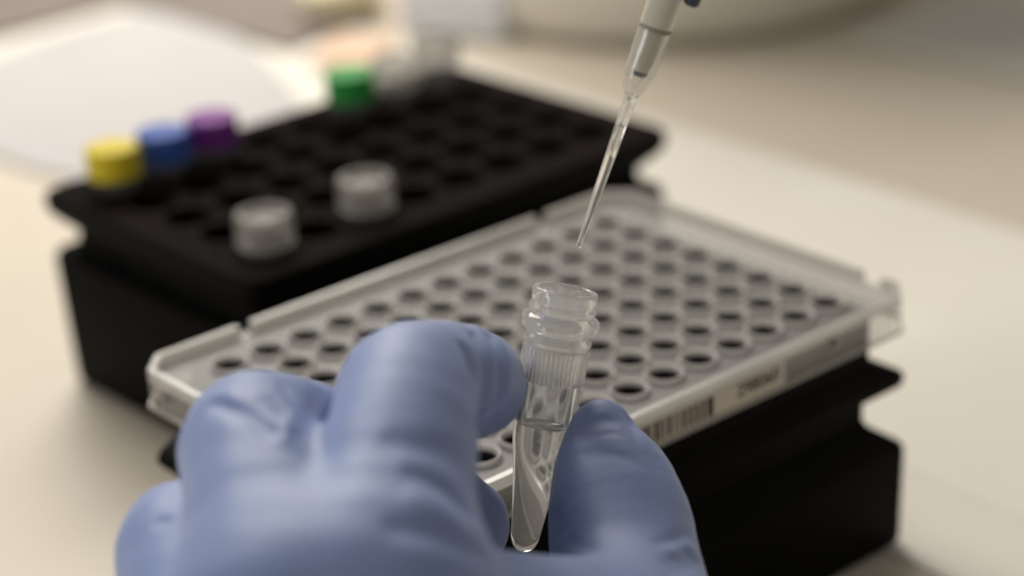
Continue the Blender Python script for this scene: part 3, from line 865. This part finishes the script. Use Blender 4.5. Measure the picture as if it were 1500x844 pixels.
fold([(-98.89, -38.03, 80.38), (-98.57, -38.35, 80.55), (-98.22, -38.62, 80.69), (-97.83, -38.87, 80.81), (-97.43, -39.08, 80.9), (-97.03, -39.31, 80.94), (-96.68, -39.58, 80.91), (-96.39, -39.91, 80.81), (-96.11, -40.26, 80.66), (-95.81, -40.58, 80.5), (-95.49, -40.88, 80.31), (-95.14, -41.14, 80.1)], 0.7, -0.2)
fold([(-101.8, -42.03, 79.56), (-101.46, -42.4, 79.69), (-101.1, -42.74, 79.81), (-100.72, -43.06, 79.9), (-100.31, -43.35, 79.97), (-99.89, -43.63, 80.01), (-99.53, -43.97, 80.01), (-99.25, -44.39, 79.98), (-99.01, -44.85, 79.93), (-98.72, -45.25, 79.84), (-98.41, -45.63, 79.72), (-98.07, -45.99, 79.59)], 0.6, 0.22)
fold([(-92.2, -39.15, 79.77), (-92.62, -39.92, 79.66), (-92.84, -40.48, 79.41), (-93.09, -41.07, 79.18), (-93.35, -41.66, 78.96), (-93.94, -42.58, 78.96), (-94.77, -43.72, 79.13), (-95.47, -44.69, 79.18), (-96.12, -45.61, 79.2), (-96.66, -46.42, 79.14), (-97.08, -47.1, 79.0), (-97.46, -47.73, 78.82)], 0.6, 0.4)
fold([(-105.27, -42.91, 77.9), (-104.85, -43.77, 78.25), (-104.37, -44.54, 78.53), (-103.87, -45.29, 78.75), (-103.41, -46.08, 78.87), (-103.0, -46.9, 78.9), (-102.58, -47.72, 78.85), (-102.19, -48.53, 78.74), (-101.84, -49.35, 78.57), (-101.5, -50.15, 78.33), (-101.11, -50.89, 78.04), (-100.66, -51.56, 77.69)], 1.0, 0.2)
fold([(-115.4, -50.51, 70.57), (-115.64, -51.42, 70.78), (-115.91, -52.37, 71.02), (-116.2, -53.34, 71.29), (-116.55, -54.37, 71.62), (-116.88, -55.41, 71.99), (-117.13, -56.37, 72.35), (-117.33, -57.28, 72.69), (-117.52, -58.18, 73.02), (-117.67, -59.04, 73.32), (-117.79, -59.85, 73.6), (-117.86, -60.62, 73.83)], 0.9, 0.25)
fold([(-111.61, -64.77, 73.6), (-110.79, -64.66, 73.42), (-109.92, -64.52, 73.21), (-109.01, -64.33, 72.95), (-108.07, -64.1, 72.67), (-107.1, -63.86, 72.37), (-106.13, -63.61, 72.09), (-105.13, -63.34, 71.78), (-104.1, -63.04, 71.46), (-103.0, -62.68, 71.08), (-101.73, -62.14, 70.57), (-100.2, -61.35, 69.85)], 0.8, 0.3)
fold([(-159.08, -32.85, 104.37), (-159.2, -33.81, 104.35), (-159.3, -34.73, 104.31), (-159.39, -35.63, 104.27), (-159.47, -36.52, 104.22), (-159.55, -37.39, 104.16), (-159.66, -38.25, 104.08), (-159.85, -39.14, 103.99), (-160.11, -40.08, 103.91), (-160.4, -41.03, 103.84), (-160.69, -41.97, 103.77), (-160.93, -42.86, 103.66)], 0.6, 0.4)
fold([(-151.09, -31.9, 102.79), (-151.45, -32.9, 102.8), (-151.84, -33.95, 102.83), (-152.22, -34.97, 102.86), (-152.49, -35.82, 102.79), (-152.73, -36.63, 102.7), (-153.02, -37.46, 102.61), (-153.34, -38.27, 102.52), (-153.67, -39.09, 102.42), (-154.0, -39.89, 102.32), (-154.29, -40.62, 102.18), (-154.58, -41.35, 102.04)], 0.6, 0.4)
fold([(-154.67, -39.99, 102.64), (-155.47, -40.83, 102.71), (-156.28, -41.7, 102.8), (-157.1, -42.59, 102.9), (-157.93, -43.48, 103.0), (-158.65, -44.22, 103.02), (-159.29, -44.86, 102.98), (-159.91, -45.5, 102.93), (-160.51, -46.12, 102.86), (-161.11, -46.75, 102.79), (-161.71, -47.39, 102.73), (-162.33, -48.04, 102.69)], 0.8, -0.35)

_tubeb, _tubea = T_bot.astype(np.float32), T_ax.astype(np.float32)
def hand_sdf(P, fine=True):
    palm = d_chain(P, PALM, 10.0)
    palm = smin(palm, d_chain(P, WEB), 9.0)
    d = None
    for ch, kp in ((INDEX, 8.0), (MIDDLE, 8.0), (RING, 8.0), (LITTLE, 8.0), (THUMB, 9.0)):
        f = smin(d_chain(P, ch, 0), palm, kp)
        d = f if d is None else smin(d, f, 2.2)
    if fine:
        # uneven film
        d = d + 0.10 * np.sin(P[:, 0] * 0.55 + 1.3 * np.sin(P[:, 2] * 0.31)) * np.sin(P[:, 1] * 0.47 + 0.8) * np.sin(P[:, 2] * 0.5 + 0.4)
        for (pts, wd, dep) in FOLDS:
            pts = np.array(pts, np.float32)
            m = None
            near = np.min(np.linalg.norm(P[:, None, :] - pts[None, ::2, :], axis=2), axis=1) < 14 if len(P) < 4000000 else np.ones(len(P), bool)
            idx = np.nonzero(near)[0]
            if len(idx) == 0: continue
            Q = P[idx]
            n = len(pts) - 1
            best = np.full(len(Q), 1e9, np.float32); bt = np.zeros(len(Q), np.float32)
            for k in range(n):
                ab = pts[k + 1] - pts[k]; L2 = float(ab @ ab) + 1e-9
                t = np.clip(((Q - pts[k]) @ ab) / L2, 0, 1)
                q = Q - pts[k] - t[:, None] * ab
                dd = np.sqrt(np.einsum('ij,ij->i', q, q))
                c = dd < best
                best[c] = dd[c]; bt[c] = (k + t[c]) / n
            taper = np.clip(4 * bt * (1 - bt), 0, 1) ** 0.5
            d[idx] += dep * taper * np.exp(-(best / wd) ** 2)
    # pressed flat where it meets the tube
    pa = P - _tubeb
    h = pa @ _tubea
    rad = np.sqrt(np.maximum(np.einsum('ij,ij->i', pa, pa) - h * h, 0))
    rt = np.interp(h, [0, 2, 4, 12, 17.5, 28, 28.1, 42], [1.9, 2.35, 2.55, 3.55, 4.5, 4.85, 5.3, 5.3]).astype(np.float32) + 0.06
    tube_d = np.where(h < 0, np.sqrt(h * h + np.maximum(rad - 1.2, 0) ** 2) - 0.4, rad - rt)
    return np.maximum(d, -tube_d)

def surface_nets(f, lo, hi, h, B=8):
    lo = np.array(lo, np.float32)
    nb = np.ceil((np.array(hi) - lo) / (h * B)).astype(int)
    N = nb * B + 1
    vol = np.empty(N, np.float32)
    g = np.stack(np.meshgrid(*[np.arange(n) for n in nb], indexing='ij'), -1).reshape(-1, 3)
    cen = lo + (g * B + B / 2).astype(np.float32) * h
    dc = f(cen, False)
    act = np.abs(dc) < (B * h * 0.5 * 1.75 + 2.5)
    for gi, dv in zip(g[~act], dc[~act]):
        a = gi * B
        vol[a[0]:a[0] + B + 1, a[1]:a[1] + B + 1, a[2]:a[2] + B + 1] = dv
    ga = g[act]
    loc_ = np.stack(np.meshgrid(*[np.arange(B + 1)] * 3, indexing='ij'), -1).reshape(-1, 3)
    CH = 800
    for i in range(0, len(ga), CH):
        blk = ga[i:i + CH]
        P = (lo + ((blk[:, None, :] * B + loc_[None]) * h).astype(np.float32)).reshape(-1, 3).astype(np.float32)
        dv = f(P).reshape(len(blk), B + 1, B + 1, B + 1)
        for gi, v in zip(blk, dv):
            a = gi * B
            vol[a[0]:a[0] + B + 1, a[1]:a[1] + B + 1, a[2]:a[2] + B + 1] = v
    s = vol < 0
    c = [vol[:-1, :-1, :-1], ]
    ins = s[:-1, :-1, :-1].astype(np.int8)
    tot = np.zeros(np.array(s.shape) - 1, np.int8)
    for dx in (0, 1):
        for dy in (0, 1):
            for dz in (0, 1):
                tot += s[dx:s.shape[0] - 1 + dx, dy:s.shape[1] - 1 + dy, dz:s.shape[2] - 1 + dz]
    cells = np.argwhere((tot > 0) & (tot < 8))
    vid = np.full(tot.shape, -1, np.int32)
    vid[tuple(cells.T)] = np.arange(len(cells))
    acc = np.zeros((len(cells), 3)); cnt = np.zeros(len(cells))
    corners = [(0, 0, 0), (1, 0, 0), (0, 1, 0), (1, 1, 0), (0, 0, 1), (1, 0, 1), (0, 1, 1), (1, 1, 1)]
    for i in range(8):
        for ax in range(3):
            if corners[i][ax]: continue
            j = list(corners[i]); j[ax] = 1
            va = vol[tuple((cells + corners[i]).T)]; vb = vol[tuple((cells + j).T)]
            m = (va < 0) != (vb < 0)
            t = va[m] / (va[m] - vb[m])
            p = np.tile(np.array(corners[i], float), (m.sum(), 1)); p[:, ax] += t
            acc[m] += p; cnt[m] += 1
    verts = (cells + acc / cnt[:, None]) * h + lo
    F = []
    for ax in range(3):
        u, v = (ax + 1) % 3, (ax + 2) % 3
        sl0 = [slice(None)] * 3; sl1 = [slice(None)] * 3
        sl0[ax] = slice(0, -1); sl1[ax] = slice(1, None)
        a, b = s[tuple(sl0)], s[tuple(sl1)]
        e = np.argwhere(a != b)
        e = e[(e[:, u] > 0) & (e[:, v] > 0) & (e[:, u] < s.shape[u] - 1) & (e[:, v] < s.shape[v] - 1)]
        flip = a[tuple(e.T)]
        def cell(du, dv):
            q = e.copy(); q[:, u] -= du; q[:, v] -= dv
            return vid[tuple(q.T)]
        q = np.stack([cell(1, 1), cell(0, 1), cell(0, 0), cell(1, 0)], 1)
        q[~flip] = q[~flip][:, ::-1]
        F.append(q)
    F = np.concatenate(F)
    F = F[(F >= 0).all(1)]
    return verts, F

allp = np.array([p for ch in (INDEX, MIDDLE, RING, LITTLE, THUMB, PALM) for s_ in ch for p in (s_[0], s_[1])])
allr = max(s_[2] for s_ in PALM) + 8
hv, hf = surface_nets(hand_sdf, allp.min(0) - allr, allp.max(0) + allr, 0.58)
# light relaxation removes the grid's stair marks
e = np.concatenate([hf[:, [0, 1]], hf[:, [1, 2]], hf[:, [2, 3]], hf[:, [3, 0]]])
for _ in range(2):
    acc = np.zeros_like(hv); cnt = np.zeros(len(hv))
    for ax in range(3):
        acc[:, ax] = np.bincount(e[:, 0], hv[e[:, 1], ax], len(hv)) + np.bincount(e[:, 1], hv[e[:, 0], ax], len(hv))
    cnt = np.bincount(e[:, 0], minlength=len(hv)) + np.bincount(e[:, 1], minlength=len(hv))
    hv = hv * 0.5 + 0.5 * acc / np.maximum(cnt, 1)[:, None]

m, nt, out = nodes_of('nitrile_glove')
p = nt.nodes.new('ShaderNodeBsdfPrincipled')
nt.links.new(p.outputs[0], out.inputs[0])
n1 = noise(nt, 45.0, 3.0)
r = ramp(nt, n1.outputs['Fac'], (0.23, 0.30, 0.53), (0.26, 0.335, 0.57))
nt.links.new(r.outputs[0], p.inputs['Base Color'])
p.inputs['Roughness'].default_value = 0.52
p.inputs['Specular IOR Level'].default_value = 0.4
p.inputs['Subsurface Weight'].default_value = 0.25
p.inputs['Subsurface Radius'].default_value = (0.3, 0.45, 1.0)
p.inputs['Subsurface Scale'].default_value = 0.0025
p.inputs['Sheen Weight'].default_value = 0.08
p.inputs['Sheen Roughness'].default_value = 0.35
n2 = noise(nt, 1400.0, 2.0)
n3 = noise(nt, 260.0, 3.0)
ad = nt.nodes.new('ShaderNodeMath'); ad.operation = 'ADD'
nt.links.new(n2.outputs['Fac'], ad.inputs[0]); nt.links.new(n3.outputs['Fac'], ad.inputs[1])
tcg = nt.nodes.new('ShaderNodeTexCoord')
mpg = nt.nodes.new('ShaderNodeMapping')
mpg.inputs['Rotation'].default_value = (0.5, 0.3, 0.7)
mpg.inputs['Scale'].default_value = (1.0, 0.28, 1.0)
nt.links.new(tcg.outputs['Object'], mpg.inputs['Vector'])
n4 = nt.nodes.new('ShaderNodeTexNoise')
n4.inputs['Scale'].default_value = 190.0
n4.inputs['Detail'].default_value = 3.0
n4.inputs['Distortion'].default_value = 0.8
nt.links.new(mpg.outputs[0], n4.inputs['Vector'])
b4 = bump(nt, n4.outputs['Fac'], 0.07, 0.0012)
b = bump(nt, ad.outputs[0], 0.14, 0.0002)
nt.links.new(b4.outputs[0], b.inputs['Normal'])
nt.links.new(b.outputs[0], p.inputs['Normal'])
M_glove = m
hand = mk('gloved_hand', hv, hf, M_glove, None, True)
tag(hand, 'left hand in a thin pale blue nitrile glove pinching the clear tube', 'hand')
